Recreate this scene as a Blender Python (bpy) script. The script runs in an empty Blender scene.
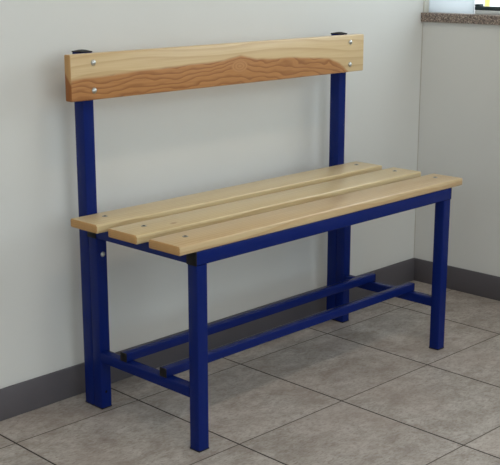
import bpy, bmesh, math, random
from mathutils import Vector, Matrix

C = bpy.context.scene.collection
sc = bpy.context.scene

# ------------------------------------------------------------------ camera
CAM = Vector((-1.4413, -1.5543, 1.0041))
YAW, PITCH = -0.7983, -0.2427
fw = Vector((-math.sin(YAW)*math.cos(PITCH), math.cos(YAW)*math.cos(PITCH), math.sin(PITCH)))
rt = fw.cross(Vector((0, 0, 1))).normalized()
up = rt.cross(fw)
cam_data = bpy.data.cameras.new('camera')
cam = bpy.data.objects.new('camera', cam_data)
C.objects.link(cam)
cam.matrix_world = Matrix(((rt.x, up.x, -fw.x, CAM.x), (rt.y, up.y, -fw.y, CAM.y),
                           (rt.z, up.z, -fw.z, CAM.z), (0, 0, 0, 1)))
cam_data.sensor_width = 36.0
cam_data.lens = 36.0*1086.67/500.0
cam_data.clip_start = 0.02
sc.camera = cam

# ------------------------------------------------------------------ world / light / exposure
world = bpy.data.worlds.new('overcast_sky')
sc.world = world
world.use_nodes = True
bgn = world.node_tree.nodes['Background']
bgn.inputs['Color'].default_value = (0.86, 0.92, 1.0, 1)
bgn.inputs['Strength'].default_value = 5.0
sc.view_settings.view_transform = 'Standard'
sc.view_settings.look = 'None'
sc.view_settings.gamma = 1.0
sc.view_settings.use_curve_mapping = False
sc.view_settings.exposure = -0.55
sc.cycles.use_denoising = True
sc.cycles.max_bounces = 12
sc.cycles.diffuse_bounces = 8

# dimensions
S = 0.0295; L = 0.902; D = 0.358; H = 0.459; T = 0.0195; SW = 0.0948; SG = 0.0372
HF = 0.0306; SP = 0.034
WY = 0.447; WX = 1.377; BBH = 0.0749
ROOM_X0, ROOM_Y0, ROOM_Z = -2.9, -2.9, 2.75
WIN = (0.428, -2.1, 0.8575, 1.8)          # y hi, y lo, z lo, z hi of the opening on the right wall
FILL_WIN2 = (0.7, -1.7, 0.3, 2.3)              # added window, x hi, x lo, z lo, z hi on the wall behind the camera

FILL_WIN3 = (-0.7, -2.1, 0.9, 2.2)               # added window, y hi, y lo, z lo, z hi on the left wall

def portal(name, loc, rot, sx, sy):
    ld = bpy.data.lights.new(name, 'AREA'); ld.shape = 'RECTANGLE'; ld.size = sx; ld.size_y = sy
    ld.cycles.is_portal = True
    o = bpy.data.objects.new(name, ld); C.objects.link(o); o.location = loc; o.rotation_euler = rot
    return o
# daylight portals in the window openings (they only guide sampling of the sky)
portal('window_portal', (WX+0.21, (WIN[0]+WIN[1])/2, (WIN[2]+WIN[3])/2), (0, math.pi/2, 0), WIN[3]-WIN[2], WIN[0]-WIN[1])
portal('window_portal', ((FILL_WIN2[0]+FILL_WIN2[1])/2, ROOM_Y0-0.21, (FILL_WIN2[2]+FILL_WIN2[3])/2), (math.pi/2, 0, 0), FILL_WIN2[0]-FILL_WIN2[1], FILL_WIN2[3]-FILL_WIN2[2])

portal('window_portal', (ROOM_X0-0.21, (FILL_WIN3[0]+FILL_WIN3[1])/2, (FILL_WIN3[2]+FILL_WIN3[3])/2), (0, -math.pi/2, 0), FILL_WIN3[3]-FILL_WIN3[2], FILL_WIN3[0]-FILL_WIN3[1])
# unseen ceiling lamp, assumed and added as warm fill from above
FILL_LAMP = (-0.15, -1.0)
ld = bpy.data.lights.new('fill_lamp_light', 'AREA'); ld.shape = 'RECTANGLE'; ld.size = 1.15; ld.size_y = 0.25
ld.energy = 19.0; ld.color = (1.0, 0.85, 0.68)
lo = bpy.data.objects.new('fill_lamp_light', ld); C.objects.link(lo); lo.location = (FILL_LAMP[0], FILL_LAMP[1], ROOM_Z-0.075)

# ------------------------------------------------------------------ helpers
def srgb(r, g, b):
    f = lambda c: (c/255/12.92) if c/255 <= 0.04045 else ((c/255+0.055)/1.055)**2.4
    return (f(r), f(g), f(b), 1)

class NT:
    """small node-tree writer"""
    def __init__(self, name, rough=0.5, spec=0.5, metal=0.0):
        self.m = bpy.data.materials.new(name); self.m.use_nodes = True
        self.t = self.m.node_tree; self.b = self.t.nodes['Principled BSDF']
        self.b.inputs['Roughness'].default_value = rough
        self.b.inputs['Specular IOR Level'].default_value = spec
        self.b.inputs['Metallic'].default_value = metal
    def n(self, typ, **kw):
        nd = self.t.nodes.new(typ)
        for k, v in kw.items(): setattr(nd, k, v)
        return nd
    def put(self, sock, v):
        if isinstance(v, bpy.types.NodeSocket): self.t.links.new(v, sock)
        else: sock.default_value = v
    def math(self, op, a, b=0.0, c=0.0, clamp=False):
        nd = self.n('ShaderNodeMath', operation=op, use_clamp=clamp)
        for i, v in enumerate((a, b, c)): self.put(nd.inputs[i], v)
        return nd.outputs[0]
    def obj(self):
        return self.n('ShaderNodeTexCoord').outputs['Object']
    def mapping(self, vec, loc=(0, 0, 0), rot=(0, 0, 0), scale=(1, 1, 1)):
        nd = self.n('ShaderNodeMapping'); self.put(nd.inputs[0], vec)
        nd.inputs['Location'].default_value = loc; nd.inputs['Rotation'].default_value = rot
        nd.inputs['Scale'].default_value = scale
        return nd.outputs[0]
    def noise(self, vec, scale=5, detail=4, rough=0.5, dist=0.0):
        nd = self.n('ShaderNodeTexNoise'); self.put(nd.inputs['Vector'], vec)
        nd.inputs['Scale'].default_value = scale; nd.inputs['Detail'].default_value = detail
        nd.inputs['Roughness'].default_value = rough; nd.inputs['Distortion'].default_value = dist
        return nd.outputs['Fac']
    def ramp(self, fac, stops, interp='LINEAR'):
        nd = self.n('ShaderNodeValToRGB'); self.put(nd.inputs[0], fac)
        cr = nd.color_ramp; cr.interpolation = interp
        while len(cr.elements) < len(stops): cr.elements.new(0.5)
        for e, (p, c) in zip(cr.elements, stops):
            e.position = p; e.color = c if not isinstance(c, (int, float)) else (c, c, c, 1)
        return nd.outputs[0]
    def mix(self, fac, a, b, blend='MIX'):
        nd = self.n('ShaderNodeMix', data_type='RGBA', blend_type=blend)
        self.put(nd.inputs[0], fac); self.put(nd.inputs[6], a); self.put(nd.inputs[7], b)
        return nd.outputs[2]
    def sep(self, vec):
        nd = self.n('ShaderNodeSeparateXYZ'); self.put(nd.inputs[0], vec); return nd.outputs
    def comb(self, x, y, z):
        nd = self.n('ShaderNodeCombineXYZ')
        for i, v in enumerate((x, y, z)): self.put(nd.inputs[i], v)
        return nd.outputs[0]
    def color(self, v): self.put(self.b.inputs['Base Color'], v)
    def bump(self, h, strength=0.2, dist=0.002):
        nd = self.n('ShaderNodeBump'); self.put(nd.inputs['Height'], h)
        nd.inputs['Strength'].default_value = strength; nd.inputs['Distance'].default_value = dist
        self.t.links.new(nd.outputs[0], self.b.inputs['Normal'])

def add_box(bm, x0, x1, y0, y1, z0, z1, bev=0.0, seg=2):
    t = bmesh.new()
    vs = [t.verts.new((x, y, z)) for x in (x0, x1) for y in (y0, y1) for z in (z0, z1)]
    for f in ((0, 1, 3, 2), (4, 6, 7, 5), (0, 4, 5, 1), (2, 3, 7, 6), (0, 2, 6, 4), (1, 5, 7, 3)):
        t.faces.new([vs[i] for i in f])
    bmesh.ops.recalc_face_normals(t, faces=t.faces[:])
    if bev: bmesh.ops.bevel(t, geom=t.edges[:], offset=bev, segments=seg, profile=0.5, affect='EDGES')
    me = bpy.data.meshes.new('tmp'); t.to_mesh(me); t.free(); bm.from_mesh(me); bpy.data.meshes.remove(me)

def add_tube(bm, axis, a0, a1, u0, u1, v0, v1, wall=0.002, bev=0.003):
    """hollow square tube along an axis with rounded long edges; u,v are the other two axes in xyz order"""
    seg = 3
    def ring(u0, u1, v0, v1, r):
        pts = []
        for cx, cy, s in ((u1-r, v1-r, 0), (u0+r, v1-r, 1), (u0+r, v0+r, 2), (u1-r, v0+r, 3)):
            for k in range(seg+1):
                a = (s + k/seg)*math.pi/2
                pts.append((cx+r*math.cos(a), cy+r*math.sin(a)))
        return pts
    def P(a, p):
        return {'x': (a, p[0], p[1]), 'y': (p[0], a, p[1]), 'z': (p[0], p[1], a)}[axis]
    o = ring(u0, u1, v0, v1, bev); i = ring(u0+wall, u1-wall, v0+wall, v1-wall, max(bev-wall, 0.0006))
    t = bmesh.new()
    R = [[t.verts.new(P(a, p)) for p in r] for a in (a0, a1) for r in (o, i)]
    n = len(o)
    for k in range(n):
        j = (k+1) % n
        t.faces.new((R[0][k], R[0][j], R[2][j], R[2][k])); t.faces.new((R[1][k], R[3][k], R[3][j], R[1][j]))
        t.faces.new((R[0][k], R[1][k], R[1][j], R[0][j])); t.faces.new((R[2][k], R[2][j], R[3][j], R[3][k]))
    bmesh.ops.recalc_face_normals(t, faces=t.faces[:])
    me = bpy.data.meshes.new('tmp'); t.to_mesh(me); t.free(); bm.from_mesh(me); bpy.data.meshes.remove(me)

def add_lathe(bm, prof, seg=20, M=Matrix()):
    """prof: (radius, height) pairs; spun about local z and moved by M"""
    rings = []
    for r, h in prof:
        if r < 1e-6: rings.append([bm.verts.new(M @ Vector((0, 0, h)))])
        else: rings.append([bm.verts.new(M @ Vector((r*math.cos(2*math.pi*k/seg), r*math.sin(2*math.pi*k/seg), h))) for k in range(seg)])
    for a, b in zip(rings, rings[1:]):
        for k in range(seg):
            j = (k+1) % seg
            if len(a) == 1 and len(b) == 1: continue
            if len(a) == 1: bm.faces.new((a[0], b[k], b[j]))
            elif len(b) == 1: bm.faces.new((a[k], a[j], b[0]))
            else: bm.faces.new((a[k], a[j], b[j], b[k]))

def obj(name, bm, mats, parent=None, origin=None, smooth=True):
    """link bm (built in world coordinates) as one mesh object with its origin at `origin`"""
    bmesh.ops.recalc_face_normals(bm, faces=bm.faces[:])
    if origin is None:
        xs = [v.co for v in bm.verts]
        origin = Vector([(min(c[i] for c in xs)+max(c[i] for c in xs))/2 for i in range(3)])
    origin = Vector(origin)
    bmesh.ops.translate(bm, verts=bm.verts[:], vec=-origin)
    me = bpy.data.meshes.new(name); bm.to_mesh(me); bm.free()
    for m in (mats if isinstance(mats, (list, tuple)) else [mats]): me.materials.append(m)
    if smooth:
        for p in me.polygons: p.use_smooth = True
        me.set_sharp_from_angle(angle=math.radians(40))
    o = bpy.data.objects.new(name, me); C.objects.link(o)
    base = Vector((0, 0, 0)); p = parent
    while p is not None: base += p.location; p = p.parent
    o.parent = parent; o.location = origin-base
    return o

def struct(name, bm, mats, parent=None, **kw):
    o = obj(name, bm, mats, parent, **kw)
    if parent is None: o['kind'] = 'structure'
    return o

def B(): return bmesh.new()
def box(x0, x1, y0, y1, z0, z1, bev=0.0, seg=2):
    bm = B(); add_box(bm, x0, x1, y0, y1, z0, z1, bev, seg); return bm

# ------------------------------------------------------------------ materials
def wall_mat(name, base):
    m = NT(name, rough=0.75, spec=0.25); p = m.obj()
    big = m.noise(p, 2.2, 3, 0.5)
    m.color(m.mix(m.ramp(big, [(0.35, 0.0), (0.7, 1.0)]), base, tuple(c*0.955 for c in base[:3])+(1,)))
    m.bump(m.noise(p, 160, 3, 0.6), 0.12, 0.001)
    return m.m
M_wall = wall_mat('wall_paint', srgb(219, 218, 214))
M_ceil = wall_mat('ceiling_paint', srgb(228, 228, 226))

def floor_mat():
    m = NT('floor_tile', rough=0.42, spec=0.35); p = m.obj()
    # grid measured on the floor: two tile sizes nearly equal, rows run almost along the bench
    q = m.mapping(p, (0, 0, 0), (0, 0, 0.0171), (1, 1, 1))
    x, y, _ = m.sep(q)
    u = m.math('DIVIDE', m.math('ADD', x, 0.2484+0.0), 0.3385)
    v = m.math('DIVIDE', m.math('ADD', y, 0.0285), 0.3430)
    fu = m.math('FRACT', u); fv = m.math('FRACT', v)
    du = m.math('MULTIPLY', m.math('MINIMUM', fu, m.math('SUBTRACT', 1.0, fu)), 0.34)
    dv = m.math('MULTIPLY', m.math('MINIMUM', fv, m.math('SUBTRACT', 1.0, fv)), 0.34)
    gu = m.math('LESS_THAN', du, 0.0021); gv = m.math('LESS_THAN', dv, 0.0016)
    cell = m.comb(m.math('FLOOR', u), m.math('FLOOR', v), 0.0)
    wn = m.n('ShaderNodeTexWhiteNoise', noise_dimensions='3D'); m.put(wn.inputs['Vector'], cell)
    off = m.n('ShaderNodeVectorMath', operation='SCALE'); m.put(off.inputs[0], wn.outputs['Color']); off.inputs['Scale'].default_value = 9.0
    add = m.n('ShaderNodeVectorMath', operation='ADD'); m.put(add.inputs[0], p); m.put(add.inputs[1], off.outputs[0])
    pv = add.outputs[0]
    n1 = m.noise(m.mapping(pv, scale=(1, 1.6, 1)), 9, 6, 0.62, 0.6)
    n2 = m.noise(pv, 38, 5, 0.65, 0.3)
    n3 = m.noise(pv, 4, 2, 0.5)
    c = m.ramp(n1, [(0.30, srgb(151, 141, 133)), (0.46, srgb(175, 167, 160)), (0.60, srgb(192, 185, 179)), (0.74, srgb(165, 155, 146))])
    c = m.mix(m.ramp(n2, [(0.42, 0.0), (0.70, 0.55)]), c, srgb(136, 124, 115))
    n4 = m.noise(m.mapping(pv, (3.1, 1.7, 0), (0, 0, 0.6), (1, 2.2, 1)), 85, 4, 0.7, 0.4)
    c = m.mix(m.ramp(n4, [(0.48, 0.0), (0.70, 0.75)]), c, srgb(128, 112, 100))
    c = m.mix(m.ramp(n4, [(0.26, 0.5), (0.42, 0.0)]), c, srgb(206, 200, 192))
    c = m.mix(m.ramp(n3, [(0.45, 0.0), (0.75, 0.35)]), c, srgb(182, 165, 156))
    tone = m.math('MULTIPLY_ADD', wn.outputs['Value'], 0.08, 0.96)
    c = m.mix(1.0, c, m.comb(tone, tone, tone), 'MULTIPLY')
    c = m.mix(gv, c, srgb(100, 92, 84))
    c = m.mix(gu, c, srgb(58, 52, 47))
    m.color(c)
    g = m.math('MAXIMUM', gu, gv)
    m.put(m.b.inputs['Roughness'], m.math('MULTIPLY_ADD', g, 0.4, m.math('MULTIPLY_ADD', n2, 0.2, 0.34)))
    m.bump(m.math('SUBTRACT', m.math('MULTIPLY', n2, 0.15), g), 0.35, 0.001)
    return m.m
M_floor = floor_mat()

def simple(name, col, rough=0.5, spec=0.5, metal=0.0, vary=0.06, scale=30, bump=0.0):
    m = NT(name, rough, spec, metal); p = m.obj()
    n = m.noise(p, scale, 3, 0.55)
    m.color(m.mix(n, tuple(c*(1-vary) for c in col[:3])+(1,), tuple(min(1, c*(1+vary)) for c in col[:3])+(1,)))
    if bump: m.bump(n, bump, 0.001)
    return m.m
M_base = simple('baseboard_grey', srgb(95, 91, 95), 0.55, 0.3, vary=0.08, scale=6)
M_blue = simple('blue_powder_coat', srgb(12, 32, 101), 0.27, 0.15, vary=0.05, scale=260, bump=0.04)
M_black = simple('black_plastic', srgb(24, 23, 24), 0.55, 0.2)
M_hole = simple('dark_hole', srgb(8, 8, 14), 0.8, 0.1)
M_zinc = simple('zinc_plated_steel', srgb(196, 196, 192), 0.28, 0.5, 1.0, vary=0.05, scale=300)
M_bolt = simple('dull_steel', srgb(176, 174, 170), 0.35, 0.5, 0.8, vary=0.05, scale=300)
M_white = simple('white_frame_plastic', srgb(226, 230, 232), 0.35, 0.5, vary=0.02)
M_jamb = simple('jamb_paint', srgb(214, 212, 202), 0.7, 0.2, vary=0.03, scale=12)
M_filler = simple('corner_filler', srgb(192, 187, 178), 0.8, 0.1, vary=0.25, scale=14)
M_gasket = simple('dark_rail', srgb(38, 52, 54), 0.5, 0.4)
M_yellow = simple('yellow_paint', srgb(240, 216, 120), 0.5, 0.4)
M_ground = simple('pale_concrete', srgb(205, 203, 198), 0.9, 0.2, vary=0.08, scale=3)

def granite():
    m = NT('granite', 0.3, 0.5); p = m.obj()
    v = m.n('ShaderNodeTexVoronoi', feature='F1'); m.put(v.inputs['Vector'], p); v.inputs['Scale'].default_value = 300
    sp = m.sep(v.outputs['Color'])
    c = m.ramp(sp[0], [(0.0, srgb(58, 48, 44)), (0.25, srgb(128, 110, 100)), (0.5, srgb(176, 156, 142)), (0.75, srgb(92, 80, 74)), (0.9, srgb(206, 192, 178))], 'CONSTANT')
    m.color(m.mix(0.35, c, m.ramp(m.noise(p, 120, 4), [(0.4, srgb(112, 96, 86)), (0.65, srgb(176, 158, 146))])))
    return m.m
M_granite = granite()

def pine(name, seed, pale, mid, dark, strength=1.0, knot=None):
    """straight grained pine, grain along x; end faces show rings because the field is solid"""
    m = NT(name, 0.30, 0.6); p = m.obj()
    ps = m.mapping(p, (seed*1.37, seed*0.71, seed*0.33))
    warp = m.noise(m.mapping(ps, scale=(1.6, 9, 9)), 1.0, 2, 0.5)
    x, y, z = m.sep(ps)
    # flat-sawn rings: distance from a pith line lying below the board, wobbling along the length
    yy = m.math('ADD', y, m.math('MULTIPLY', m.math('SUBTRACT', warp, 0.5), 0.05))
    zz = m.math('ADD', z, 0.06)
    r = m.math('SQRT', m.math('ADD', m.math('MULTIPLY', yy, yy), m.math('MULTIPLY', zz, zz)))
    ring = m.math('FRACT', m.math('MULTIPLY', r, 95.0))
    late = m.ramp(ring, [(0.0, 0.0), (0.55, 0.12), (0.85, 0.8), (0.93, 1.0), (1.0, 0.0)])
    fine = m.noise(m.mapping(ps, scale=(5, 260, 260)), 1.0, 3, 0.6)
    broad = m.noise(m.mapping(ps, scale=(1.5, 22, 22)), 1.0, 3, 0.5)
    c = m.mix(m.ramp(broad, [(0.35, 0.0), (0.7, 1.0)]), pale, mid)
    c = m.mix(m.math('MULTIPLY', late, 0.5*strength), c, dark)
    c = m.mix(m.math('MULTIPLY', m.ramp(fine, [(0.45, 0.0), (0.75, 1.0)]), 0.30*strength), c, dark)
    if knot:
        x, y, z = m.sep(p)
        a = m.math('DIVIDE', m.math('SUBTRACT', x, knot[0]), 0.013); b = m.math('DIVIDE', m.math('SUBTRACT', y, knot[1]), 0.006)
        kd = m.math('SQRT', m.math('ADD', m.math('MULTIPLY', a, a), m.math('MULTIPLY', b, b)))
        c = m.mix(m.ramp(kd, [(0.35, 0.75), (1.0, 0.0)]), c, srgb(150, 104, 62))
    m.color(c); m.bump(fine, 0.06, 0.0006)
    return m

P_A = dict(pale=srgb(216, 195, 152), mid=srgb(208, 185, 140), dark=srgb(182, 146, 98))
M_slat = [pine('pine_slat_front', 3.1, srgb(208, 183, 141), srgb(201, 172, 128), srgb(176, 132, 86)).m,
          pine('pine_slat_middle', 7.7, knot=(-0.37, -0.017), **P_A).m, pine('pine_slat_rear', 12.3, **P_A).m]

def endgrain(name='pine_end_grain', heart=False):
    m = NT(name, 0.6, 0.25); p = m.obj()
    x, y, z = m.sep(p)
    yy = m.math('SUBTRACT', y, 0.02); zz = m.math('ADD', z, 0.045)
    r = m.math('SQRT', m.math('ADD', m.math('MULTIPLY', yy, yy), m.math('MULTIPLY', zz, zz)))
    ring = m.math('FRACT', m.math('MULTIPLY', r, 240.0))
    c = m.mix(m.noise(p, 40, 3), srgb(200, 160, 108), srgb(186, 140, 88))
    if heart:                                       # brown heartwood across the lower, front part of the board end
        hz = m.math('ADD', m.math('MULTIPLY', z, -1.0), m.math('MULTIPLY', y, 1.2))
        c = m.mix(m.ramp(m.math('MULTIPLY_ADD', hz, 60.0, 0.5), [(0.2, 0.0), (0.8, 1.0)]), c, srgb(150, 92, 48))
    m.color(m.mix(m.math('MULTIPLY', m.ramp(ring, [(0, 0.0), (0.6, 0.2), (0.9, 1.0), (1, 0.0)]), 0.45), c, srgb(150, 102, 58)))
    return m.m
M_end = endgrain(); M_end_back = endgrain('pine_end_grain_heart', True)

def backboard():
    """pale sapwood above, red-brown heartwood with cathedral figure below; x along the board, z up"""
    m = pine('pine_backrest', 5.2, srgb(218, 192, 148), srgb(208, 180, 134), srgb(180, 138, 90), 0.9); t = m
    base = m.b.inputs['Base Color'].links[0].from_socket
    p = m.obj(); x, y, z = m.sep(p)
    u = m.math('ADD', x, 0.5)                                             # 0..1 along the board
    # height of the heartwood border (0 = bottom edge, 1 = top edge)
    hb = m.ramp(u, [(0.0, 0.47), (0.14, 0.52), (0.30, 0.575), (0.455, 0.62), (0.515, 0.70), (0.575, 0.57), (0.66, 0.53),
                    (0.80, 0.48), (0.85, 0.41), (0.895, 0.26), (0.935, -0.05)])
    w1 = m.math('MULTIPLY', m.math('SUBTRACT', m.noise(m.mapping(p, scale=(8, 14, 14)), 1.0, 2, 0.5), 0.5), 0.11)
    zn = m.math('ADD', m.math('DIVIDE', z, 0.1), 0.5)
    d = m.math('SUBTRACT', m.math('ADD', hb, w1), zn)                     # >0 inside the heartwood
    mask = m.ramp(m.math('ADD', m.math('MULTIPLY', d, 16.0), 0.45), [(0.0, 0.0), (1.0, 1.0)])
    # contour lines that follow the border = cathedral grain
    wob = m.noise(m.mapping(p, scale=(8, 22, 22)), 1.0, 2, 0.5)
    lev = m.math('ADD', m.math('MULTIPLY', d, 8.0), m.math('MULTIPLY', wob, 4.2))
    band = m.ramp(m.math('FRACT', lev), [(0.0, 0.0), (0.5, 0.15), (0.85, 0.9), (0.93, 1.0), (1.0, 0.1)])
    fine = m.noise(m.mapping(p, scale=(6, 200, 260)), 1.0, 3, 0.6)
    hw = m.mix(m.math('MULTIPLY', band, 0.78), srgb(188, 134, 82), srgb(136, 82, 42))
    hw = m.mix(m.math('MULTIPLY', m.ramp(fine, [(0.4, 0.0), (0.75, 1.0)]), 0.35), hw, srgb(146, 92, 50))
    # knot in the bulge
    kx = m.math('DIVIDE', m.math('SUBTRACT', u, 0.512), 0.032); kz = m.math('DIVIDE', m.math('SUBTRACT', zn, 0.44), 0.17)
    kd = m.math('SQRT', m.math('ADD', m.math('MULTIPLY', kx, kx), m.math('MULTIPLY', kz, kz)))
    kr = m.math('FRACT', m.math('MULTIPLY', kd, 3.0))
    kc = m.mix(m.math('MULTIPLY', kr, 0.6), srgb(194, 142, 92), srgb(154, 100, 56))
    hw = m.mix(m.ramp(kd, [(0.75, 1.0), (1.0, 0.0)]), hw, kc)
    m.color(m.mix(mask, base, hw))
    return m.m
M_back = backboard()

def glass():
    m = bpy.data.materials.new('clear_glass'); m.use_nodes = True; t = m.node_tree
    t.nodes.remove(t.nodes['Principled BSDF'])
    tr = t.nodes.new('ShaderNodeBsdfTransparent'); tr.inputs[0].default_value = (0.93, 0.96, 0.95, 1)
    gl = t.nodes.new('ShaderNodeBsdfGlossy'); gl.inputs['Roughness'].default_value = 0.02
    fr = t.nodes.new('ShaderNodeFresnel')
    # thin pane: same air-to-glass reflectance on the face where the ray leaves the glass
    ge = t.nodes.new('ShaderNodeNewGeometry'); ma = t.nodes.new('ShaderNodeMath'); ma.operation = 'MULTIPLY_ADD'
    ma.inputs[1].default_value = 1/1.45-1.45; ma.inputs[2].default_value = 1.45
    t.links.new(ge.outputs['Backfacing'], ma.inputs[0]); t.links.new(ma.outputs[0], fr.inputs['IOR'])
    mx = t.nodes.new('ShaderNodeMixShader')
    t.links.new(fr.outputs[0], mx.inputs[0]); t.links.new(tr.outputs[0], mx.inputs[1]); t.links.new(gl.outputs[0], mx.inputs[2])
    t.links.new(mx.outputs[0], t.nodes['Material Output'].inputs[0])
    return m
M_glass = glass()

def frosted():
    m = bpy.data.materials.new('frosted_white'); m.use_nodes = True; t = m.node_tree
    b = t.nodes['Principled BSDF']; b.inputs['Base Color'].default_value = srgb(228, 232, 233); b.inputs['Roughness'].default_value = 0.5
    tl = t.nodes.new('ShaderNodeBsdfTranslucent'); tl.inputs[0].default_value = srgb(230, 236, 238)
    mx = t.nodes.new('ShaderNodeMixShader'); mx.inputs[0].default_value = 0.75
    t.links.new(b.outputs[0], mx.inputs[1]); t.links.new(tl.outputs[0], mx.inputs[2])
    t.links.new(mx.outputs[0], t.nodes['Material Output'].inputs[0])
    return m
M_frost = frosted()

# ------------------------------------------------------------------ the room
WT = 0.2
struct('floor', box(ROOM_X0-WT, WX+WT, ROOM_Y0-WT, WY+WT, -0.1, 0.0), M_floor, origin=(0, 0, 0))
struct('ceiling', box(ROOM_X0-WT, WX+WT, ROOM_Y0-WT, WY+WT, ROOM_Z, ROOM_Z+0.1), M_ceil)
struct('wall_back', box(ROOM_X0-WT, WX+WT, WY, WY+WT, 0, ROOM_Z), M_wall, origin=(0, WY, 0))
def wall_with_opening(x0, x1, y0, y1, win):
    bm = B()
    add_box(bm, x0, x1, y0, y1, 0, win[2]-0.0); add_box(bm, x0, x1, y0, y1, win[3], ROOM_Z)
    if y1 > win[0]+1e-4: add_box(bm, x0, x1, win[0], y1, win[2], win[3])
    add_box(bm, x0, x1, y0, win[1], win[2], win[3])
    return bm
SILL_T = 0.0275
WINW = (WY, WIN[1], WIN[2]-SILL_T, WIN[3])
struct('wall_right', wall_with_opening(WX, WX+WT, ROOM_Y0, WY, WINW), M_wall, origin=(WX, 0, 0))
struct('wall_left', wall_with_opening(ROOM_X0-WT, ROOM_X0, ROOM_Y0, WY, FILL_WIN3), M_wall)
struct('fill_lamp_housing', box(FILL_LAMP[0]-0.6, FILL_LAMP[0]+0.6, FILL_LAMP[1]-0.15, FILL_LAMP[1]+0.15, ROOM_Z-0.07, ROOM_Z, 0.005), M_white)  # unseen housing for the added ceiling lamp
wf = B(); fa, fb = ROOM_Y0-WT, ROOM_Y0
add_box(wf, ROOM_X0-WT, WX+WT, fa, fb, 0, FILL_WIN2[2]); add_box(wf, ROOM_X0-WT, WX+WT, fa, fb, FILL_WIN2[3], ROOM_Z)
add_box(wf, ROOM_X0-WT, FILL_WIN2[1], fa, fb, FILL_WIN2[2], FILL_WIN2[3]); add_box(wf, FILL_WIN2[0], WX+WT, fa, fb, FILL_WIN2[2], FILL_WIN2[3])
struct('wall_front', wf, M_wall)
struct('ground', box(-40, 45, -40, 45, -0.3, -0.15), M_ground)
bt = 0.007
struct('baseboard_back', box(ROOM_X0, WX, WY-bt, WY, 0, BBH, 0.0015), M_base)
struct('baseboard_right', box(WX-bt, WX, ROOM_Y0, WY-bt, 0, BBH, 0.0015), M_base)
struct('baseboard_left', box(ROOM_X0, ROOM_X0+bt, ROOM_Y0, WY-bt, 0, BBH, 0.0015), M_base)
struct('baseboard_front', box(ROOM_X0+bt, WX-bt, ROOM_Y0, ROOM_Y0+bt, 0, BBH, 0.0015), M_base)
# hairline filler in the corner of the two walls
struct('trim_2', box(WX-0.002, WX-0.0001, WY-0.002, WY-0.0001, BBH+0.001, WIN[2]-SILL_T-0.001), M_filler)
# granite window sill
sill = struct('trim_1', box(WX-0.012, WX+WT, WIN[1]-0.03, WY-0.0005, WIN[2]-SILL_T, WIN[2], 0.002), M_granite)
sill['label'] = 'speckled brown granite window sill on the right wall'

# window on the right wall: wide white stile beside the corner, dark bottom rail, glass
FX = WX+0.024
fr = B()
zt, zb, ya, yb = WIN[3], WIN[2], WY, WIN[1]
FD = 0.026; zp = zb+0.05
add_box(fr, FX, FX+FD, ya-0.004, ya-0.0005, zb, zt, 0.001)                 # slim side frames and head
add_box(fr, FX, FX+FD, yb, yb+0.04, zb, zt, 0.002)
add_box(fr, FX, FX+FD, yb+0.04, ya-0.004, zt-0.04, zt, 0.002)
add_box(fr, FX, FX+FD, -0.62, -0.59, zb+0.0112, zt-0.04, 0.002)            # mullion
add_box(fr, FX+0.004, FX+FD, yb+0.04, 0.281, zb, zb+0.0112, 0.002)
w1 = struct('window_1', fr, M_white)
# low translucent panel between the corner and the glass, with clear glass above it
struct('frosted_panel', box(FX+0.001, FX+0.006, 0.2815, ya-0.0045, zb+0.0005, zp, 0.0008), M_frost, w1)['label'] = 'white translucent panel'
gk = B()
add_box(gk, FX+0.004, FX+FD, -0.59, 0.281, zb+0.0113, zb+0.0225, 0.002)
add_box(gk, FX+0.004, FX+FD, 0.263, 0.281, zb+0.022, zb+0.029, 0.002)
struct('window_rail', gk, M_gasket, w1)
struct('pane', box(FX+0.008, FX+0.012, -0.59, 0.281, zb+0.0225, zt-0.04), M_glass, w1)
struct('pane', box(FX+0.008, FX+0.012, 0.2815, ya-0.0045, zp+0.0005, zt-0.04), M_glass, w1)
struct('pane', box(FX+0.008, FX+0.012, yb+0.04, -0.62, zb+0.0112, zt-0.04), M_glass, w1)

struct('window_jamb', box(WX+0.0005, FX-0.0005, WY-0.004, WY-0.0002, WIN[2]+0.0003, WIN[3]), M_jamb, w1)

# unseen window added behind the camera, low even fill for the back wall
f2 = B(); x1, x0, z0, z1 = FILL_WIN2
gy = ROOM_Y0-0.1; xm = (x0+x1)/2
for a, b in ((x0, x0+0.06), (xm-0.04, xm+0.04), (x1-0.06, x1)): add_box(f2, a, b, gy-0.06, gy, z0, z1, 0.003)
for a, b in ((x0+0.06, xm-0.04), (xm+0.04, x1-0.06)):
    add_box(f2, a, b, gy-0.06, gy, z0, z0+0.06, 0.003); add_box(f2, a, b, gy-0.06, gy, z1-0.06, z1, 0.003)
w2 = struct('fill_window_2', f2, M_white)
for a, b in ((x0+0.06, xm-0.04), (xm+0.04, x1-0.06)):
    struct('pane', box(a, b, gy-0.034, gy-0.03, z0+0.06, z1-0.06), M_glass, w2)

# unseen window added on the left wall as side fill
f3 = B(); y1, y0, z0, z1 = FILL_WIN3; gx = ROOM_X0-0.1
for a, b in ((y0, y0+0.06), (y1-0.06, y1)): add_box(f3, gx-0.06, gx, a, b, z0, z1, 0.003)
for a, b in ((z0, z0+0.06), (z1-0.06, z1)): add_box(f3, gx-0.06, gx, y0+0.06, y1-0.06, a, b, 0.003)
w3 = struct('fill_window_3', f3, M_white)
struct('pane', box(gx-0.034, gx-0.03, y0+0.06, y1-0.06, z0+0.06, z1-0.06), M_glass, w3)

# yellow post outside
pb = B()
add_lathe(pb, [(0, -0.15), (0.0105, -0.15), (0.0105, 1.09), (0.009, 1.1), (0, 1.102)], 20, Matrix.Translation((2.25, 0.77, 0)))
post = obj('post', pb, M_yellow, origin=(2.25, 0.77, -0.15))
post['label'] = 'yellow post standing outside behind the window glass'; post['category'] = 'post'

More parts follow.
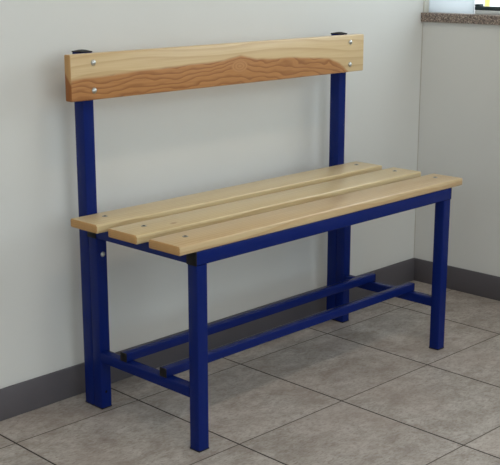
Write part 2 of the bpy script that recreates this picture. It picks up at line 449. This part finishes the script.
# ------------------------------------------------------------------ the bench
bench = bpy.data.objects.new('bench', None); C.objects.link(bench)
bench.location = (L/2, D/2, 0); bench.empty_display_size = 0.1
bench['label'] = 'blue steel frame changing-room bench with pine slat seat and pine backrest'
bench['category'] = 'bench'

def foot_cap(x0, y0, parent, dep=S):
    bm = B()
    add_box(bm, x0-0.0001, x0+S+0.0001, y0-0.0001, y0+dep+0.0001, 0, 0.004, 0.001)
    add_box(bm, x0+0.0022, x0+S-0.0022, y0+0.0022, y0+dep-0.0022, 0.0035, 0.02)
    obj('foot_cap', bm, M_black, parent)['label'] = 'black plastic foot cap'

def end_plug(x, sgn, y0, y1, z0, z1, parent):
    bm = B()
    a = (x-0.003, x+0.0005) if sgn < 0 else (x-0.0005, x+0.003)
    add_box(bm, a[0], a[1], y0-0.0002, y1+0.0002, z0-0.0002, z1+0.0002, 0.0015)
    b = (x, x+0.012) if sgn < 0 else (x-0.012, x)
    add_box(bm, b[0], b[1], y0+0.0025, y1-0.0025, z0+0.0025, z1-0.0025)
    obj('end_plug', bm, M_black, parent)['label'] = 'black plastic end plug'

def dome_bolt(name, pos, M, parent, r=0.0066, h=0.004):
    bm = B()
    prof = [(0, -0.0015), (r, -0.0015), (r, 0.0006)]
    for k in range(1, 6):
        a = k/5*math.pi/2
        prof.append((r*0.96*math.cos(a) if k < 5 else 0.0, 0.0006+h*math.sin(a)))
    add_lathe(bm, prof, 20, Matrix.Translation(pos) @ M)
    return obj(name, bm, M_zinc, parent)

def socket_bolt(pos, parent):
    bm = B(); M = Matrix.Translation(pos)
    add_lathe(bm, [(0, -0.002), (0.0062, -0.002), (0.0064, 0.0006), (0.0056, 0.0012), (0.0034, 0.0012), (0.003, 0.0003), (0.0, 0.0003)], 18, M)
    o = obj('seat_bolt', bm, [M_bolt, M_hole], parent)
    for p in o.data.polygons:                       # dark hexagon socket in the middle of the head
        if (p.center.xy).length < 0.0033 and p.center.z > 0: p.material_index = 1
    return o

RZ1 = H-T; RZ0 = RZ1-HF                       # seat rails
LEGX = (0.0, L-S)
# legs
for x0 in LEGX:
    for y0 in (0.0, D-S):
        bm = B(); add_tube(bm, 'z', 0.003, RZ0, x0, x0+S, y0, y0+S)
        leg = obj('leg', bm, M_blue, bench)
        foot_cap(x0, y0, leg)
        if y0 > 0.1:
            dome_bolt('leg_bolt', (x0+S*0.56, y0, 0.3699), Matrix.Rotation(math.pi/2, 4, 'X'), leg, 0.006, 0.003)
            hb = B(); add_lathe(hb, [(0, -0.001), (0.0035, -0.001), (0.0035, 0.0003), (0, 0.0003)], 14, Matrix.Translation((x0+0.0135, y0, 0.041)) @ Matrix.Rotation(math.pi/2, 4, 'X'))
            obj('bolt_hole', hb, M_hole, leg)['label'] = 'dark empty bolt hole'
# backrest uprights bolted behind the rear legs
for x0 in LEGX:
    bm = B(); add_tube(bm, 'z', 0.003, 0.8168, x0, x0+S, D+0.0003, D+SP)
    u = obj('back_post', bm, M_blue, bench)
    foot_cap(x0, D+0.0004, u, SP-0.0004)
    cb = B()
    add_box(cb, x0-0.0006, x0+S+0.0006, D-0.0003, D+SP+0.0006, 0.8166, 0.8195, 0.001)
    t = bmesh.new(); z0, z1 = 0.8194, 0.8222
    v = [t.verts.new(c) for c in ((x0+0.001, D+0.001, z0), (x0+S-0.001, D+0.001, z0), (x0+S-0.001, D+SP-0.001, z0), (x0+0.001, D+SP-0.001, z0))]
    w = [t.verts.new(c) for c in ((x0+S/2-0.005, D+SP/2-0.005, z1), (x0+S/2+0.005, D+SP/2-0.005, z1), (x0+S/2+0.005, D+SP/2+0.005, z1), (x0+S/2-0.005, D+SP/2+0.005, z1))]
    t.faces.new(v[::-1]); t.faces.new(w)
    for k in range(4): t.faces.new((v[k], v[(k+1) % 4], w[(k+1) % 4], w[k]))
    me = bpy.data.meshes.new('tmp'); t.to_mesh(me); t.free(); cb.from_mesh(me); bpy.data.meshes.remove(me)
    add_box(cb, x0+0.0025, x0+S-0.0025, D+0.0025, D+SP-0.0025, 0.803, 0.8168)
    obj('post_cap', cb, M_black, u)['label'] = 'black plastic post cap'
# long seat rails with black end plugs, and the cross rails between them
for y0 in (0.0, D-S):
    bm = B(); add_tube(bm, 'x', 0.0005, L-0.0005, y0, y0+S, RZ0, RZ1)
    r = obj('seat_rail', bm, M_blue, bench)
    end_plug(0.0005, -1, y0, y0+S, RZ0, RZ1, r); end_plug(L-0.0005, 1, y0, y0+S, RZ0, RZ1, r)
for x0 in LEGX:
    bm = B(); add_tube(bm, 'y', S, D-S, x0, x0+S, RZ0, RZ1)
    obj('cross_rail', bm, M_blue, bench)
# low rack: stretchers between the legs and two shoe rails lying on them
SR = 0.0205; ZR = 0.1604; HR = 0.0245
for k, x0 in enumerate(LEGX):
    xa = x0+0.001 if k == 0 else x0+S-0.001-HR
    bm = B(); add_tube(bm, 'y', S, D-S, xa, xa+HR, ZR-SR-HR, ZR-SR)
    obj('stretcher', bm, M_blue, bench)
for y0 in (0.1027, 0.2359):
    bm = B(); add_tube(bm, 'x', 0.003, L-0.003, y0, y0+SR, ZR-SR, ZR, 0.0016, 0.0022)
    r = obj('shoe_rail', bm, M_blue, bench)
    end_plug(0.003, -1, y0, y0+SR, ZR-SR, ZR, r); end_plug(L-0.003, 1, y0, y0+SR, ZR-SR, ZR, r)

def board(name, x0, x1, y0, y1, z0, z1, mat, bev=0.0035, end=None):
    bm = box(x0, x1, y0, y1, z0, z1, bev, 3)
    for f in bm.faces:
        f.normal_update()
        if abs(f.normal.x) > 0.7: f.material_index = 1
    o = obj(name, bm, [mat, end or M_end], bench)
    return o
# three seat slats
E = 0.049
bolt_y = (0.0535, 0.1846, 0.3176)
for k in range(3):
    y0 = -0.0022+k*(SW+SG)
    s = board('seat_slat', -E, L+E, y0, y0+SW, H-T, H, M_slat[k])
    for x in (0.0178, 0.9045):
        socket_bolt((x, bolt_y[k], H), s)
# backrest board
TB = 0.0217
bk = board('backrest', -0.047, L+0.047, D-TB, D, 0.7161, 0.8161, M_back, 0.003, M_end_back)
for x in (0.0143, 0.889):
    for z in (0.7967, 0.7365):
        dome_bolt('backrest_bolt', (x, D-TB, z), Matrix.Rotation(math.pi/2, 4, 'X'), bk)
